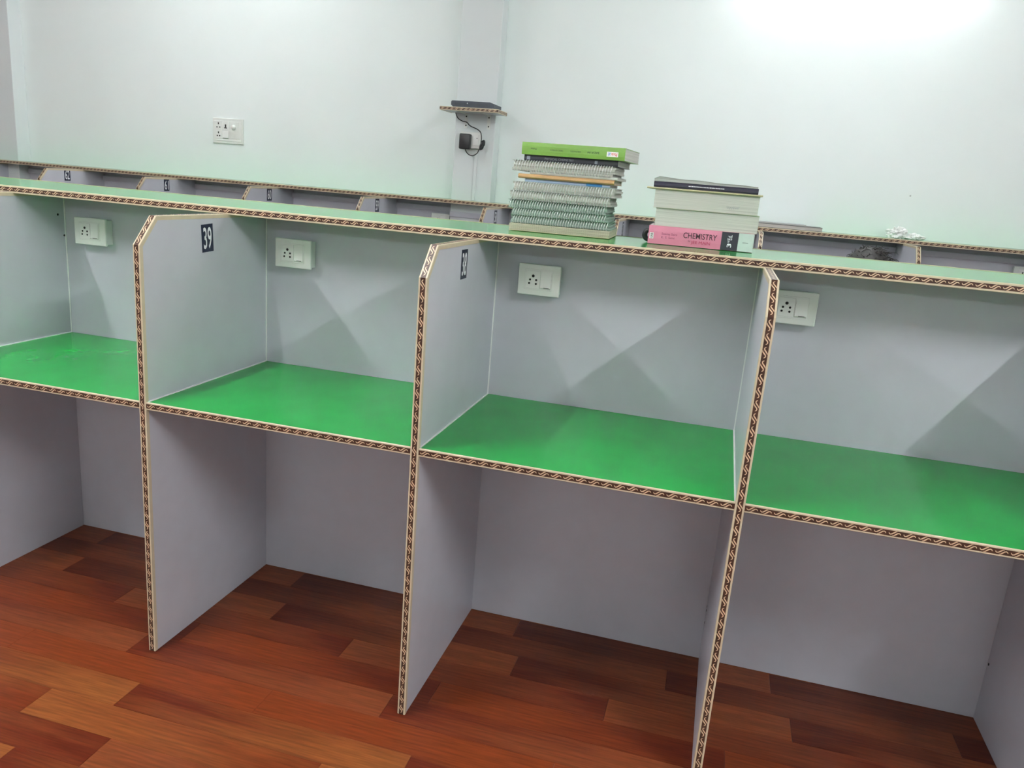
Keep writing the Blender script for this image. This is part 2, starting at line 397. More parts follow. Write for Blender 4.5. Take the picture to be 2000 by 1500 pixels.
FA, FB = -4.3, PX[-1] + 0
F0, F1 = -4.4, X62 + 8 * PITCH + 0.03
poly2 = [(F0, Y2 - DS), (F1, Y2 - DS), (F1, YW - .001), (-0.032, YW - .001), (-0.032, YC - .002), (-0.292, YC - .002), (-0.292, YW - .001), (-3.640, YW - .001), (-3.640, YC - .002), (-3.902, YC - .002), (-3.902, YW - .001), (F0, YW - .001)]
shelf(F0, F1, Y2 - DS, 'long green top shelf of the far row along the far wall', poly2, False)
# far row back panels stop at the columns
for a, b, l in ((F0, -3.904, 'short grey back panel of the far row left of the left column'), (-3.640, -0.292, 'long grey back panel of the far row behind numbers 62 to 59'), (-0.032, F1, 'long grey back panel of the far row right of the column')):
    back_panel(a, b, Y2, l)

def desk(k0, k1, label):
    xa, xb = PX[k0] + HT + 0.0016, PX[k1] - HT - 0.0016
    e = empty('desk_top', ((xa + xb) / 2, -D / 2, HD - TD)); tag(e, label, 'desk', 'green desk tops of the near row')
    ox, oy, oz = e.location; yf = -D + 0.0012
    MB().box(xa - ox, xb - ox, yf - oy, -0.001 - oy, 0.0008, TD).build('board', M_green, e)
    MB().box(xa - ox, xb - ox, yf - oy + 0.001, -0.001 - oy, 0.0, 0.0008).build('underside', M_panel, e)
    edge_trim([(xb - ox, yf - oy), (xa - ox, yf - oy)], lambda p, s_: (p[0], p[1], TD / 2 + s_), TD, e, leg=0.0016)
    if k0 <= 2: MB().box(xa - ox - .0014, xa - ox + .0022, yf - oy + .004, -0.001 - oy, TD, TD + .0022).build('sealant_bead', M_bead, e)
    if k1 >= 3: MB().box(xb - ox - .0022, xb - ox + .0014, yf - oy + .004, -0.001 - oy, TD, TD + .0022).build('sealant_bead', M_bead, e)
for k0, l in ((-1, 'green desk top at the far left end, outside the left edge'), (0, 'green desk top left of partition 39'), (1, 'green desk top between partitions 39 and 38'), (2, 'green desk top right of partition 38, below the book stacks'), (3, 'green desk top at the right edge of the photo'), (4, 'green desk top at the far right end, outside the right edge')):
    desk(k0, k0 + 1, l)

# ------------------------------------------------------------------ socket boxes on the panels
def make_socket():
    e = empty('socket_box', (0, 0, 0))   # origin at the lower left back corner; box 0.123 x 0.088, out to -y
    W, H, P = 0.123, 0.0885, 0.030
    MB().box(0.004, W - 0.004, -P, 0, 0.004, H - 0.004, 0.002).build('back_box', M_white, e)
    MB().box(0, W, -P - 0.008, -P + 0.002, 0, H, 0.0025).build('cover_frame', M_white, e)
    MB().box(0.020, W - 0.022, -P - 0.0098, -P - 0.007, 0.016, H - 0.014, 0.0008).build('inner_frame', M_white2, e)
    so = MB().box(0.024, 0.066, -P - 0.0118, -P - 0.009, 0.020, H - 0.018, 0.0008).build('socket_module', M_white2, e)
    for dx, dz, r in ((0.045, 0.0555, 0.0042), (0.0365, 0.0445, 0.0031), (0.0545, 0.0445, 0.0031), (0.0345, 0.0340, 0.0030), (0.0545, 0.0335, 0.0030)):
        MB().disc((dx, -P - 0.0116, dz), (0, -1, 0), r, 0.0005, 12).build('pin_hole', M_hole, so, True)
    sw = MB().prism([(-P - 0.0110, 0.020), (-P - 0.0145, 0.024), (-P - 0.0110, H - 0.018), (-P - 0.009, H - 0.018), (-P - 0.009, 0.020)], 0.0685, 0.0985, 'x').build('switch', M_white2, e)
    MB().box(0.078, 0.094, -P - 0.0150, -P - 0.0125, 0.0235, 0.0250).build('switch_mark', M_hole, sw)
    return e
sp = make_socket()
for i, (x, y, z, l) in enumerate([(-0.690, 0, 1.0565, 'white socket box in the bay left of partition 39'), (0.0625, 0, 1.0585, 'white socket box between partitions 39 and 38'),
        (0.8485, 0, 1.0605, 'white socket box right of partition 38'), (1.5432, 0, 1.0625, 'white socket box half hidden behind the third patterned edge'),
        (-0.436, Y2, 1.050, 'far row socket box left of the column, between 59 and 58'), (2.945, Y2, 1.055, 'far row socket box at the right edge of the photo')]):
    s_ = sp if i == 0 else copy_tree(sp)
    s_.location = (x, y + 0.001, z); tag(s_, l, 'socket', 'white socket boxes on the panels')

# cable trunking on the far row panel, bay by bay
xs = [X62 + (62 - n) * PITCH for n in range(63, 53, -1)]
def trunk(a, b, y, z, label):
    e = empty('cable_trunking', ((a + b) / 2, y, z)); tag(e, label, 'trunking', 'white cable trunking under the far shelf')
    w = (b - a) / 2
    MB().box(-w, w, -0.012, 0, 0, 0.034).build('base', M_panel, e)
    MB().box(-w, w, -0.0155, -0.012, 0.003, 0.031, 0.001).build('lid', M_panel, e)
trunk(-3.638, -0.294, Y2 - 0.0002, 1.150, 'long white cable trunking under the far shelf, left of the column')
trunk(-0.288, -0.036, YC - 0.0002, 1.128, 'short white cable trunking across the front of the column')
trunk(-0.030, F1, Y2 - 0.0002, 1.152, 'long white cable trunking under the far shelf, right of the column')
# upright strip below the column socket
MB().box(-0.152, -0.132, YC - 0.010, YC, HS + 0.002, 1.548, 0.002).build('cable_conduit', M_colm)
tag(bpy.data.objects['cable_conduit'], 'slim upright conduit on the column below the adapter', 'conduit')

# ------------------------------------------------------------------ router shelf on the column
e = empty('bracket_shelf', (-0.143, YC, 1.752)); tag(e, 'small wall shelf with patterned edging carrying the router', 'shelf')
MB().box(-0.177, 0.177, -0.198, -0.001, 0, 0.0185).build('board', M_panel, e)
edge_trim([(0.1775, -0.002), (0.1775, -0.1985), (-0.1775, -0.1985), (-0.1775, -0.002)][::1], lambda p, s_: (p[0], p[1], 0.00925 + s_), 0.0185, e, leg=0.006)
for bx in (-0.077, 0.068):
    b = MB().prism([(-0.0005, -0.085), (-0.0035, -0.085), (-0.0035, -0.0035), (-0.150, -0.0035), (-0.150, -0.0005), (-0.0005, -0.0005)], bx - 0.010, bx + 0.010, 'x').build('bracket', M_white, e)
    for z in (-0.016, -0.068): MB().disc((bx, -0.0034, z), (0, -1, 0), 0.0045, 0.0012, 10).build('screw', M_hole, b, True)
# router
e = empty('router', (-0.128, 2.475, 1.7705 + 0.0012)); tag(e, 'dark slate router lying on the small wall shelf', 'router')
pol = [(-0.118, 0.0), (0.118, 0.0), (0.133, 0.008), (0.133, 0.028), (0.108, 0.036), (-0.128, 0.036), (-0.133, 0.030), (-0.133, 0.012)]
MB().prism(pol, -0.075, 0.075, 'y').build('body', M_slate, e)
MB().box(-0.128, 0.106, -0.072, 0.070, 0.0358, 0.0372, 0.0006).build('top_cover', mat('router_top', (0.16, 0.18, 0.19), 0.3, 0.05, 20), e)
MB().disc((-0.032, -0.0748, 0.024), (0, -1, 0), 0.0032, 0.001, 10).build('indicator', mat('indicator_white', (0.8, 0.85, 0.9), 0.3), e)
for i in range(3): MB().box(-0.11, 0.11, -0.0760, -0.0745, 0.010 + i * .006, 0.0115 + i * .006).build('vent_rib', M_black, e)
# socket on the column with adapter and cable
e = empty('switch_socket', (-0.236, YC, 1.552)); tag(e, 'white switch socket on the column behind the black adapter', 'socket')
MB().box(0, 0.125, -0.034, 0, 0, 0.090, 0.002).build('back_box', M_white, e)
MB().box(-.002, 0.127, -0.041, -0.032, -.002, 0.092, 0.002).build('cover_frame', M_white2, e)
s_ = MB().box(0.080, 0.116, -0.0450, -0.040, 0.014, 0.078, 0.001).build('switch', M_white2, e)
MB().disc((0.106, -0.0448, 0.058), (0, -1, 0), 0.0032, 0.0008, 10).build('switch_mark', M_hole, s_)
e = empty('power_adapter', (-0.198, YC - 0.043, 1.541)); tag(e, 'black plug-in power adapter with coiled black cable on the column', 'adapter')
MB().box(-0.035, 0.035, -0.040, -0.001, 0.0, 0.090, 0.007).build('body', M_black, e, True)
cx = lambda x, z, y=0.0: (x + 0.198, -0.02 + y, z - 1.541)
cab = [cx(-0.270, 1.749, 0), cx(-0.262, 1.722, .02), cx(-0.235, 1.706, .025), cx(-0.205, 1.700, .025), cx(-0.180, 1.680, .025), cx(-0.136, 1.664, .022), cx(-0.108, 1.646, .012), cx(-0.100, 1.615, .01), cx(-0.100, 1.585, .01), cx(-0.098, 1.560, .005)]
def smooth_path(pts, n=6):
    out = []; P = [Vector(p) for p in pts]
    for i in range(len(P) - 1):
        p0, p1, p2, p3 = P[max(i - 1, 0)], P[i], P[i + 1], P[min(i + 2, len(P) - 1)]
        for k in range(n):
            t = k / n
            out.append(0.5 * ((2 * p1) + (-p0 + p2) * t + (2 * p0 - 5 * p1 + 4 * p2 - p3) * t * t + (-p0 + 3 * p1 - 3 * p2 + p3) * t ** 3))
    return out + [P[-1]]
cb = MB().tube(smooth_path(cab), 0.0030, 6)
bundle = []
for i in range(64):
    a = i / 16 * 2 * PI
    k_ = i // 16; u, v = (0.011 - .0025 * k_) * math.cos(a), (0.029 - .003 * k_) * math.sin(a)
    bundle.append((0.198 - 0.090 + u * .9 + v * .35, -0.012 - 0.0022 * (i % 7) * .5, 1.572 - 1.541 + v * .95 - u * .35))
cb.tube(bundle, 0.0042, 5)
cb.tube(smooth_path([cx(-0.105, 1.548), cx(-0.118, 1.522), cx(-0.145, 1.506), cx(-0.172, 1.512), cx(-0.190, 1.530), cx(-0.194, 1.545)]), 0.0032, 6)
cb.build('cable', M_black, e, True)

# ------------------------------------------------------------------ switch plate on the far wall
e = empty('switch_plate', (-2.078, YW, 1.470)); tag(e, 'white plate of sockets, switch and fan regulator on the far wall', 'switch plate')
W, H = 0.236, 0.165
MB().box(0, W, -0.010, -0.0005, 0, H, 0.003).build('cover_frame', M_white, e)
MB().box(0.014, W - 0.014, -0.0125, -0.009, 0.016, H - 0.020, 0.001).build('inner_frame', M_white2, e)
def three_pin(cx_, cz, s=1.0, name='socket_module'):
    so = MB().box(cx_ - 0.026, cx_ + 0.026, -0.0145, -0.012, cz - 0.029, cz + 0.029, 0.001).build(name, M_white2, e)
    for dx, dz, rx, rz in ((0, .012 * s, .004, .0065), (-.011 * s, -.012 * s, .0042, .0042), (.011 * s, -.012 * s, .0042, .0042)):
        MB().box(cx_ + dx - rx, cx_ + dx + rx, -0.0150, -0.0143, cz + dz - rz, cz + dz + rz).build('pin_hole', M_hole, so)
three_pin(0.047, H * .71, 1.0); three_pin(0.047, H * .36, 0.85)
so = MB().box(0.078, 0.126, -0.0145, -0.012, H * .71 - .029, H * .71 + .029, 0.001).build('socket_module', M_white2, e)
MB().box(0.098, 0.108, -0.0155, -0.0143, H * .64, H * .76).build('pin_hole', M_hole, so); MB().box(0.092, 0.114, -0.0155, -0.0143, H * .60, H * .635).build('pin_hole', M_hole, so)
sw = MB().prism([(-0.0135, H * .20), (-0.018, H * .22), (-0.0135, H * .50), (-0.012, H * .50), (-0.012, H * .20)], 0.080, 0.126, 'x').build('switch', M_white2, e)
MB().box(0.086, 0.122, -0.0185, -0.0165, H * .212, H * .225).build('switch_mark', M_hole, sw)
MB().box(0.130, 0.212, -0.0140, -0.012, H * .20, H * .88, 0.001).build('regulator_module', M_white, e)
MB().tube([(0.166, -0.013, H * .66), (0.166, -0.020, H * .66), (0.166, -0.027, H * .66)], [0.017, 0.016, 0.013], 18).build('knob', M_white2, e, True)

# ------------------------------------------------------------------ books
def hcol(name, rgb, rough=0.4, var=0.06): return mat(name, lin(rgb), rough, var, 25, coat=0.15)
def placed(name, x, y, z, rz, label, cat, group=None):
    e = empty(name, (x, y, z), rz); tag(e, label, cat, group); return e
def book_body(e, L_, Dp, Tk, Mc, Mpg, spine='front', board=0.0016, over=0.003, rounded=0.0):
    """origin at the middle of the lower front edge; the book runs along x, goes back along +y. Spine at the front or at the back."""
    h = L_ / 2; mb = MB()
    ys0, ys1 = (0.0, Dp)
    if spine == 'front':
        poly = [(ys1, 0), (ys0 + rounded, 0), (ys0, Tk * .3), (ys0, Tk * .7), (ys0 + rounded, Tk), (ys1, Tk), (ys1, Tk - board), (ys0 + board + rounded, Tk - board), (ys0 + board * 1.2, Tk * .7), (ys0 + board * 1.2, Tk * .3), (ys0 + board + rounded, board), (ys1, board)]
        py0, py1 = ys0 + board + rounded + .0003, ys1 - over
    else:
        poly = [(ys0, 0), (ys1, 0), (ys1, Tk), (ys0, Tk), (ys0, Tk - board), (ys1 - board, Tk - board), (ys1 - board, board), (ys0, board)]
        py0, py1 = ys0 + over, ys1 - board - .0003
    mb.prism(poly, -h, h, 'x'); c = mb.build('cover', Mc, e)
    MB().box(-h + over * .6, h - over * .6, py0, py1, board + .0001, Tk - board - .0001).build('page_block', Mpg, e)
    return c
def sheet_block(e, L_, Dp, z0, z1, M, name, y0=0.0, jit=0.0, n=1):
    """a block of sheets, lightly fanned"""
    mb = MB(); dz = (z1 - z0) / n
    for i in range(n):
        a, b = random.uniform(-jit, jit), random.uniform(-jit, jit)
        mb.box(-L_ / 2 + a, L_ / 2 + b, y0 + random.uniform(0, jit), Dp + random.uniform(-jit, jit), z0 + i * dz, z0 + (i + 1) * dz - (dz * .06 if n > 1 else 0))
    return mb.build(name, M, e)
def coil(name, L_, r, turns, e, yc, zc, wire=0.00105, M=None):
    pts = []; seg = 12
    for i in range(turns * seg + 1):
        a = i / seg * 2 * PI
        pts.append((-L_ / 2 + L_ * i / (turns * seg) + 0.0035 * math.sin(a), yc + r * 1.12 * math.cos(a), zc + r * math.sin(a)))
    return MB().tube(pts, wire, 5).build(name, M or M_steel, e, True)
def spiral(x, y, z, rz, L_, Tk, label, Mpg, Mcov, turns=38, r=None, back=0.205, jit=0.003):
    e = placed('spiral_notebook', x, y, z, rz, label, 'notebook', 'spiral notebooks in the tall stack')
    r = r or Tk * .5 - .001
    sheet_block(e, L_ - .004, back, 0.0012, Tk - 0.0012, Mpg, 'page_block', 0.017, jit, 4)
    MB().box(-L_ / 2, L_ / 2, 0.016, back + .002, 0, 0.001).build('back_cover', Mcov, e)
    MB().box(-L_ / 2, L_ / 2, 0.016, back + .002, Tk - 0.001, Tk - .0002).build('front_cover', Mcov, e)
    holes = MB()
    for i in range(turns):
        hx = -L_ / 2 + L_ * (i + .75) / turns
        holes.box(hx - .0022, hx + .0022, 0.0190, 0.0222, Tk - .0004, Tk - .0001)
    tag(holes.build('binding_hole', M_hole, e), kind='stuff')
    coil('wire_coil', L_ - .012, r, turns, e, 0.0140, Tk / 2)
    return e

# --- left stack, bottom to top (front edge of the stack near y = 0.0 .. 0.02)
AX = 0.945; RZ = 0.035
e = placed('writing_pad', AX, 0.004, HS + 0.0014, RZ, 'thick cream page block at the bottom of the tall notebook stack', 'notebook')
sheet_block(e, 0.290, 0.210, 0.0012, 0.0206, M_page2, 'page_block', 0.001, 0.0012, 5)
MB().box(-0.146, 0.146, -0.0005, 0.212, 0, 0.0012).build('back_cover', hcol('pad_cover', (170, 165, 120)), e)
pf = MB()
for i in range(46):
    for j in range(4): pf.box(-0.140 + i * .0062, -0.1375 + i * .0062, -0.0002, 0.003, 0.0042 + j * .0042, 0.0056 + j * .0042)
tag(pf.build('perforation', mat('perforation_shade', (0.34, 0.32, 0.25), 0.8, 0.1, 30), e), kind='stuff')
Mcg = hcol('grey_card', (150, 155, 150)); Mcw = hcol('white_card', (200, 205, 200)); Mcgr = hcol('green_card', (95, 140, 110))
z = HS + 0.0014 + 0.0212
sp_list = [(0.945, 0.006, 0.290, 0.0214, 'lowest spiral notebook, directly on the cream page block', M_page3, Mcgr),
           (0.940, 0.002, 0.284, 0.0198, 'second spiral notebook from the bottom, with green-grey page edges', M_page3, Mcgr),
           (0.932, 0.004, 0.290, 0.0232, 'third spiral notebook from the bottom, middle of the five', M_page3, Mcgr),
           (0.939, 0.000, 0.292, 0.0254, 'fourth spiral notebook from the bottom of the stack', M_page, Mcg),
           (0.946, 0.002, 0.298, 0.0262, 'fifth spiral notebook from the bottom, under the blue magazine', M_page, Mcw)]
for i, (x, y, L_, tk, l, mp_, mc_) in enumerate(sp_list):
    spiral(x, y, z, RZ + random.uniform(-.012, .012), L_, tk, l, mp_, mc_, 38, tk * .5 - .0006)
    z += tk + 0.0003
e = placed('magazine', 0.955, 0.016, z, RZ - .015, 'thin pale blue magazine below the brown book', 'magazine')
c = book_body(e, 0.245, 0.185, 0.0085, hcol('pale_blue_cover', (175, 195, 225)), M_page, 'front', 0.0008, 0.001, 0.002)
MB().box(0.055, 0.100, -0.0004, 0.0002, 0.0012, 0.0074).build('blue_print', hcol('blue_print', (60, 140, 205)), c)
z += 0.0088
e = placed('brown_book', 0.952, 0.004, z, RZ - .02, 'brown paper covered book in the middle of the tall stack', 'book')
book_body(e, 0.275, 0.19, 0.0125, hcol('kraft_cover', (188, 150, 105), 0.6), M_page2, 'front', 0.0011, 0.002, 0.005)
z += 0.0128
e = placed('exercise_book', 0.972, 0.010, z, RZ - .03, 'thin white exercise book between the brown book and the upper spiral notebook', 'notebook')
book_body(e, 0.250, 0.20, 0.0075, Mcw, M_page, 'front', 0.0007, 0.001, 0.002)
z += 0.0078
spiral(0.940, -0.004, z, RZ - .03, 0.296, 0.0285, 'uppermost spiral notebook with the large wire coil, under the black book', M_page, Mcg, 37, 0.0152, 0.215, 0.004)
# wire end loop poking out at the left
z += 0.0288
e = placed('black_book', 0.958, 0.018, z, -0.05, 'black physical chemistry book under the green notebook', 'book')
c = book_body(e, 0.272, 0.195, 0.0162, hcol('black_cover', (38, 42, 50)), M_page, 'front', 0.0012, 0.002, 0.001)
Mg = mat('grey_print', (0.22, 0.25, 0.28), 0.5)
link('spine_text', text_mesh('spine_text', 'PHYSICAL CHEMISTRY', (-0.075, -0.0002, 0.0052), (1, 0, 0), (0, 0, 1), 0.085, 0.0062, Mg), c)
MB().box(-0.128, -0.118, -0.0004, 0.0002, 0.003, 0.013).build('spine_mark', Mg, c); MB().box(0.070, 0.078, -0.0004, 0.0002, 0.004, 0.012).build('spine_mark', Mg, c)
z += 0.0165
e = placed('green_notebook', 0.964, 0.006, z, -0.075, 'thick green A4 notebook on top of the tall stack', 'notebook')
Mgn = hcol('leaf_green_cover', (112, 156, 66), 0.35)
c = book_body(e, 0.298, 0.208, 0.0335, Mgn, M_page, 'front', 0.0012, 0.0015, 0.001)
Mgk = mat('dark_green_print', (0.02, 0.06, 0.015), 0.5)
lb = MB().box(0.098, 0.130, -0.0006, 0.0002, 0.0085, 0.0215).build('brand_label', M_paper, c)
for s_, xa, w_, h_, z_, M_ in (('BADA A4', 0.076, 0.033, 0.0058, 0.0190, Mgk), ('300 PAGES', 0.024, 0.030, 0.0042, 0.0180, Mgk), ('PERFECT NOTEBOOK', -0.028, 0.038, 0.0036, 0.0176, Mgk), ('Phokat', -0.105, 0.018, 0.0050, 0.0186, Mgk)):
    link('spine_text', text_mesh('spine_text', s_, (xa, 0.0, z_), (-1, 0, 0), (0, 0, -1), w_, h_, M_, 0.0003, 0.008), c)
link('brand_text', text_mesh('brand_text', 'Phok', (0.127, -0.0006, 0.0195), (-1, 0, 0), (0, 0, -1), 0.017, 0.0090, mat('red_print', (0.6, 0.03, 0.03), 0.5), 0.0002, 0.01), lb)
link('brand_text', text_mesh('brand_text', 'at', (0.109, -0.0006, 0.0195), (-1, 0, 0), (0, 0, -1), 0.008, 0.0090, mat('blue_letter_print', (0.03, 0.2, 0.6), 0.5), 0.0002, 0.01), lb)

# --- right stack
BX = 1.341
z = HS + 0.0014
e = placed('chemistry_book', BX, 0.006, z, 0.03, 'thick pink chemistry book with black and white spine bands', 'book')
Mpk = hcol('pink_cover', (208, 128, 152), 0.28)
c = book_body(e, 0.282, 0.205, 0.0495, Mpk, M_page, 'front', 0.0014, 0.002, 0.0012)
MB().box(0.056, 0.1005, -0.0004, 0.002, 0.0006, 0.0490).build('black_band', hcol('black_band', (44, 46, 56), 0.3), c)
wb = MB().box(0.1005, 0.1412, -0.0004, 0.002, 0.0006, 0.0490).build('white_band', hcol('white_band', (188, 202, 197), 0.3), c)
MB().box(0.112, 0.127, -0.0007, -0.0003, 0.0235, 0.0245).build('band_mark', M_hole, wb)
Mdk = mat('maroon_print', (0.045, 0.012, 0.022), 0.5); Mrd = mat('crimson_print', (0.45, 0.02, 0.09), 0.5); Mpl = mat('plum_print', (0.20, 0.03, 0.09), 0.5)
def sp_t(s_, x, zz, w_, h_, M_, ux=(1, 0, 0), uz=(0, 0, 1), b=0.0, y=0.0, par=c): link('spine_text', text_mesh('spine_text', s_, (x, y, zz), ux, uz, w_, h_, M_, 0.0004, b), par)
sp_t('CHEMISTRY', -0.046, 0.0225, 0.090, 0.0155, Mdk, b=0.008)
sp_t('for', -0.032, 0.0135, 0.007, 0.0048, Mdk); sp_t('JEE MAIN', -0.0235, 0.0068, 0.051, 0.0105, Mrd)
sp_t('Seema Saini', -0.105, 0.0260, 0.042, 0.0062, Mpl); sp_t('K. S. Saini', -0.105, 0.0165, 0.036, 0.0058, Mpl)
sp_t('Ed.', 0.084, 0.0285, 0.013, 0.0115, M_digit, (0, 0, 1), (-1, 0, 0), y=-0.0004); sp_t('3', 0.084, 0.0085, 0.010, 0.0115, M_digit, (0, 0, 1), (-1, 0, 0), b=0.01, y=-0.0004); sp_t('rd', 0.078, 0.0200, 0.006, 0.0060, M_digit, (0, 0, 1), (-1, 0, 0), y=-0.0004)
lg = MB().box(-0.1375, -0.1265, -0.0006, 0.0002, 0.0135, 0.0300).build('publisher_label', M_paper, c)
sp_t('GRB', -0.1285, 0.0150, 0.0135, 0.0066, Mdk, (0, 0, 1), (-1, 0, 0), b=0.01, y=-0.0006, par=lg)
z += 0.0498
for i, (dx, tk, L_, l, rz) in enumerate([(0.009, 0.0478, 0.276, 'thick book with its page edges showing, directly on the pink chemistry book', 0.025), (0.002, 0.0492, 0.278, 'thick book with scribbled page edges, second above the pink book', 0.03)]):
    e = placed('thick_book', BX + dx, 0.012 - i * .004, z, rz, l, 'book')
    book_body(e, L_, 0.195, tk, hcol('pale_cover', (190, 192, 172)), M_page, 'back', 0.0011, 0.0012)
    if i == 1:
        sc = [(0.055 + t * .0016, -0.0001 + 0.0012, 0.0155 + .0032 * math.sin(t * 1.9) * (1 if t % 3 else 1.6)) for t in range(22)]
        MB().tube(sc, 0.0004, 4).build('scribble', Mg, e)
    z += tk + 0.0003
e = placed('thin_pamphlet', BX - 0.006, 0.002, z, 0.03, 'thin cream pamphlet under the dark book on the right stack', 'pamphlet')
book_body(e, 0.306, 0.20, 0.0048, hcol('cream_pamphlet', (178, 174, 138)), M_page2, 'front', 0.0007, 0.001, 0.0015)
z += 0.0051
e = placed('dark_book', BX - 0.004, 0.004, z, 0.03, 'dark violet paperback near the top of the right stack, under the glossy booklet', 'book')
c = book_body(e, 0.276, 0.20, 0.0150, hcol('dark_violet_cover', (48, 48, 62), 0.25), M_page, 'front', 0.0010, 0.0015, 0.0015)
pr_ = MB(); xx = -0.045
while xx < 0.045:
    w_ = random.uniform(0.002, 0.006); pr_.box(xx, xx + w_, -0.0004, 0.0002, 0.0068, 0.0088); xx += w_ + 0.0012
tag(pr_.build('spine_print', M_digit, c), kind='stuff')
# glossy booklet lying open on the dark book, bulging at the left
e = placed('glossy_booklet', BX - 0.005, 0.004, z + 0.0153, 0.03, 'glossy grey booklet bulging at its left end, topmost of the right stack', 'booklet')
NX = 16; poly = [(0.137, 0.0), (-0.137, 0.0)]
for i in range(NX + 1):
    t = i / NX; poly.append((-0.141 + 0.278 * t + (0.004 * (1 - t) if i == 0 else 0), 0.0035 + 0.0085 * max(0.0, 1 - t * .95) ** 1.3 + 0.0008 * math.sin(t * 17) if i else 0.006))
MB().prism([(x, zz) for x, zz in poly], 0.001, 0.198, 'y').build('page_block', page_material('paper_edge_grey', (0.40, 0.42, 0.39), 1500, 0.45), e)
tp = [p for p in poly[2:]]; k = len(tp)
vs_ = [(x, y, zz + dz) for dz in (0.0002, 0.0010) for y in (-0.0005, 0.201) for x, zz in tp]; fs_ = []
for i in range(k - 1):
    fs_ += [(i, i + 1, k + i + 1, k + i), (2 * k + i, 3 * k + i, 3 * k + i + 1, 2 * k + i + 1), (i, 2 * k + i, 2 * k + i + 1, i + 1), (k + i, k + i + 1, 3 * k + i + 1, 3 * k + i)]
fs_ += [(0, k, 3 * k, 2 * k), (k - 1, 3 * k - 1, 4 * k - 1, 2 * k - 1)]
MB().add(vs_, fs_).build('cover', hcol('glossy_grey_cover', (165, 172, 168), 0.2), e)
# black ring behind the pink book
e = empty('tape_roll', (1.196, 0.075, HS + 0.0014)); tag(e, 'small black roll peeking out behind the pink chemistry book', 'tape roll')
ring = MB(); n = 28
sec = [(0.019, -.012), (0.019, .012), (0.007, .012), (0.007, -.012)]
vs_ = [(r_ * math.cos(2 * PI * i / n), w_, 0.0192 + r_ * math.sin(2 * PI * i / n)) for i in range(n) for r_, w_ in sec]
ring.add(vs_, [(i * 4 + j, i * 4 + (j + 1) % 4, ((i + 1) % n) * 4 + (j + 1) % 4, ((i + 1) % n) * 4 + j) for i in range(n) for j in range(4)])
ring.build('tape', M_black, e, True)

# --- things on the far shelf
e = placed('dark_covered_book', 1.745, Y2 - DS + 0.012, HS + 0.0014, 0.0, 'flat book with dark covers on the far shelf beside the right stack', 'book')
book_body(e, 0.350, 0.17, 0.0225, hcol('dark_grey_cover', (62, 58, 58)), page_material('paper_edge_rosy', (0.50, 0.46, 0.44)), 'back', 0.0020, 0.001)
e = placed('thin_booklet', 1.68, Y2 - DS + 0.030, HS + 0.0014 + 0.0228, 0.03, 'thin pale booklet lying on the dark covered book on the far shelf', 'booklet')
book_body(e, 0.31, 0.13, 0.0070, hcol('pale_booklet', (170, 172, 182)), M_page, 'back', 0.0010, 0.001)
def crumple(name, loc, size, label, seed, M):
    bm = bmesh.new(); bmesh.ops.create_icosphere(bm, subdivisions=4, radius=1.0)
    for v in bm.verts:
        p = v.co.copy(); n_ = mnoise.noise(p * 1.6 + Vector((seed, 0, 0))) + .7 * mnoise.noise(p * 3.7 + Vector((0, seed, 0)))
        rg = 1 - abs(mnoise.noise(p * 2.6 + Vector((seed, seed, 3)))) * 1.3
        v.co = p * (0.62 + 0.30 * n_ + 0.32 * rg)
        v.co.z = max(v.co.z, -0.55)
    zmin = min(v.co.z for v in bm.verts)
    for v in bm.verts:
        v.co = Vector((v.co.x * size[0], v.co.y * size[1], (v.co.z - zmin) * size[2]))
    me = bpy.data.meshes.new(name); bm.to_mesh(me); bm.free(); me.materials.append(M)
    o = link(name, me, None, loc); tag(o, label, 'paper', 'crumpled papers on the far shelf'); return o
crumple('crumpled_paper', (2.312, Y2 - DS + 0.075, HS + 0.0012), (0.062, 0.055, 0.044), 'crumpled white paper on the far shelf, the taller left one', 3.1, M_paper)
crumple('crumpled_paper', (2.405, Y2 - DS + 0.070, HS + 0.0012), (0.050, 0.050, 0.024), 'crumpled white paper on the far shelf, the flatter right one', 8.4, M_paper)

# ------------------------------------------------------------------ seated person in the aisle (only the hair shows over the shelf)
def skin_body(name, nodes, edges, M, parent=None, root=0, sub=2):
    me = bpy.data.meshes.new(name); me.from_pydata([n[0] for n in nodes], edges, []); me.update(); me.materials.append(M)
    o = bpy.data.objects.new(name, me); col.objects.link(o); o.parent = parent
    md = o.modifiers.new('Skin', 'SKIN'); md.use_smooth_shade = True
    if not me.skin_vertices: me.skin_vertices.new()
    for i, n in enumerate(nodes):
        sv = me.skin_vertices[0].data[i]; r = n[1]; sv.radius = (r, r) if not isinstance(r, tuple) else r; sv.use_root = (i == root)
    s_ = o.modifiers.new('Subdivision', 'SUBSURF'); s_.levels = sub; s_.render_levels = sub
    return o
PXc, PYc = 2.045, 1.55
pe = empty('person', (PXc, PYc, 0.0)); tag(pe, 'person with dark tousled hair sitting behind the near row, head just above the shelf', 'person')
nodes = [((0, 0, .53), .135), ((0, .01, .64), .125), ((0, .03, .78), .14), ((0, .05, .88), .11), ((0, .065, .945), .052), ((0, .08, .99), .055), ((0, .095, 1.04), .078), ((0, .095, 1.10), .088), ((0, .085, 1.15), .070)]
edges = [(i, i + 1) for i in range(8)]
def chain(start, pts):
    p = start
    for co, r in pts:
        nodes.append((co, r)); edges.append((p, len(nodes) - 1)); p = len(nodes) - 1
    return p
chain(7, [((0, .185, 1.075), .014)])                       # nose
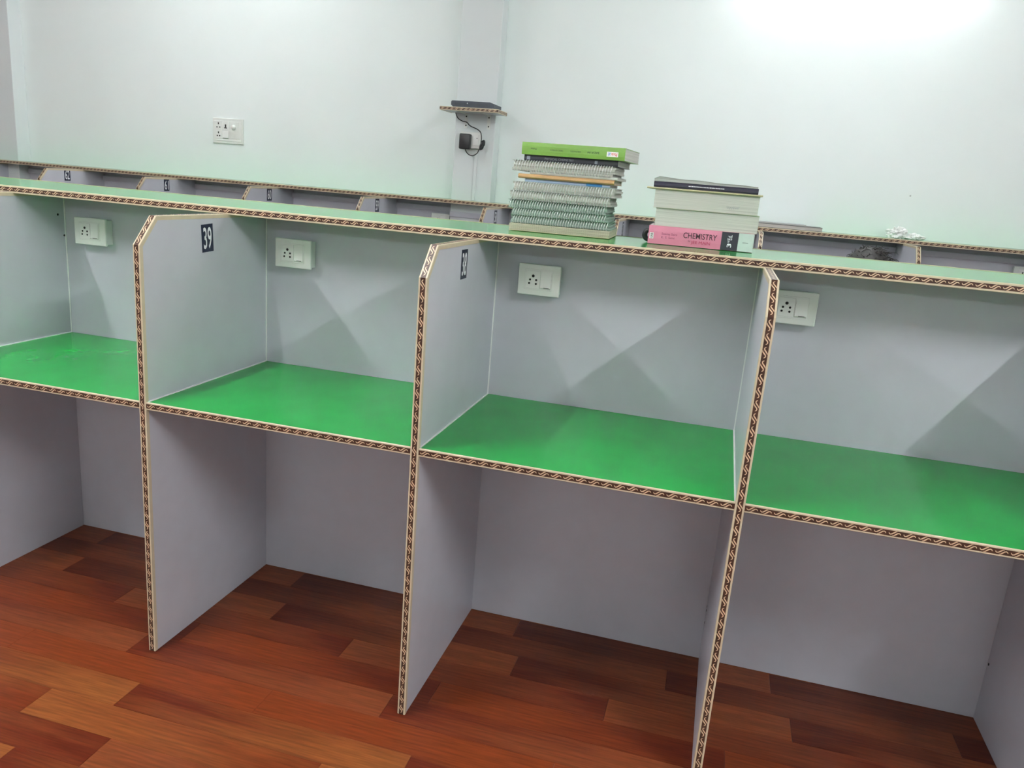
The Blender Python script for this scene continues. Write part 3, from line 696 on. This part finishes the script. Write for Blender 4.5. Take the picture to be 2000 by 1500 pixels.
for s_ in (-1, 1):
    chain(7, [((s_ * .092, .095, 1.085), .014)])           # ears
    w_ = chain(3, [((s_ * .15, .05, .875), .062), ((s_ * .20, .08, .72), .046), ((s_ * .215, .12, .62), .042), ((s_ * .17, .27, .585), .034), ((s_ * .13, .36, .575), .026), ((s_ * .115, .405, .572), .030)])
    for j, (ln, sp_) in enumerate(((.055, -.026), (.066, -.009), (.062, .009), (.050, .025))):
        chain(w_, [((s_ * (.115 - sp_), .430, .572), .0095), ((s_ * (.113 - sp_ * 1.1), .430 + ln * .55, .566), .0085), ((s_ * (.112 - sp_ * 1.1), .430 + ln, .556), .0075)])
    chain(w_ - 1, [((s_ * .085, .385, .566), .010), ((s_ * .070, .405, .560), .0085)])
    chain(0, [((s_ * .10, .06, .515), .088), ((s_ * .13, .28, .51), .072), ((s_ * .14, .43, .505), .058), ((s_ * .14, .44, .30), .050), ((s_ * .14, .43, .10), .036), ((s_ * .14, .46, .05), .036), ((s_ * .145, .57, .035), .030)])
M_cloth = mat('shirt_cloth', (0.06, 0.07, 0.10), 0.85, 0.1, 60)
M_skin = mat('skin', (0.30, 0.16, 0.10), 0.55, 0.04, 30)
skin_body('body', nodes, edges, M_cloth, pe)
M_hair = mat('dark_hair', (0.020, 0.018, 0.017), 0.55, 0.3, 80)
bm = bmesh.new(); bmesh.ops.create_uvsphere(bm, u_segments=36, v_segments=22, radius=1.0)
for v in bm.verts:
    p = v.co.copy(); k_ = 1 + .05 * mnoise.noise(p * 5) + .025 * mnoise.noise(p * 14)
    v.co = Vector((p.x * .104 * k_, .085 + p.y * .118 * k_, 1.100 + p.z * .113 * k_))
bmesh.ops.delete(bm, geom=[v for v in bm.verts if v.co.z < 1.03 or (v.co.y > .13 and v.co.z < 1.13)], context='VERTS')
me = bpy.data.meshes.new('hair'); bm.to_mesh(me); bm.free(); me.materials.append(M_hair)
me.polygons.foreach_set('use_smooth', [True] * len(me.polygons))
hair = link('hair', me, pe)
st = MB()
for i in range(260):
    a = random.uniform(0, 2 * PI); el = random.uniform(0.1, 1.35)
    n_ = Vector((math.cos(a) * math.cos(el), math.sin(a) * math.cos(el), math.sin(el)))
    b0 = Vector((n_.x * .100, .085 + n_.y * .113, 1.100 + n_.z * .109))
    side = Vector((random.uniform(-.2, 1.0), random.uniform(-1, 1), random.uniform(-.7, .1)))
    ln = random.uniform(.025, .065)
    p = [b0 + n_ * (ln * .38 * math.sin(t * PI * .7)) + side * (ln * t * .9) for t in (0, .25, .5, .75, 1.0)]
    st.tube(p, [.0016, .0016, .0014, .001, .0004], 4)
tag(st.build('loose_strands', M_hair, hair, True), kind='stuff')
# chair under the person
ce = empty('chair', (PXc, PYc, 0.0)); tag(ce, 'black chair under the seated person in the aisle', 'chair')
MB().box(-.21, .21, -.17, .24, .385, .425, .012).build('seat', M_black, ce)
MB().box(-.20, .20, -.225, -.195, .56, .86, .010).build('backrest', M_black, ce)
for sx in (-1, 1):
    MB().tube([(sx * .18, -.19, .0), (sx * .18, -.185, .40), (sx * .18, -.215, .82)], .011, 8).build('leg', M_steel, ce, True)
    MB().tube([(sx * .18, .21, .0), (sx * .18, .20, .39)], .011, 8).build('leg', M_steel, ce, True)
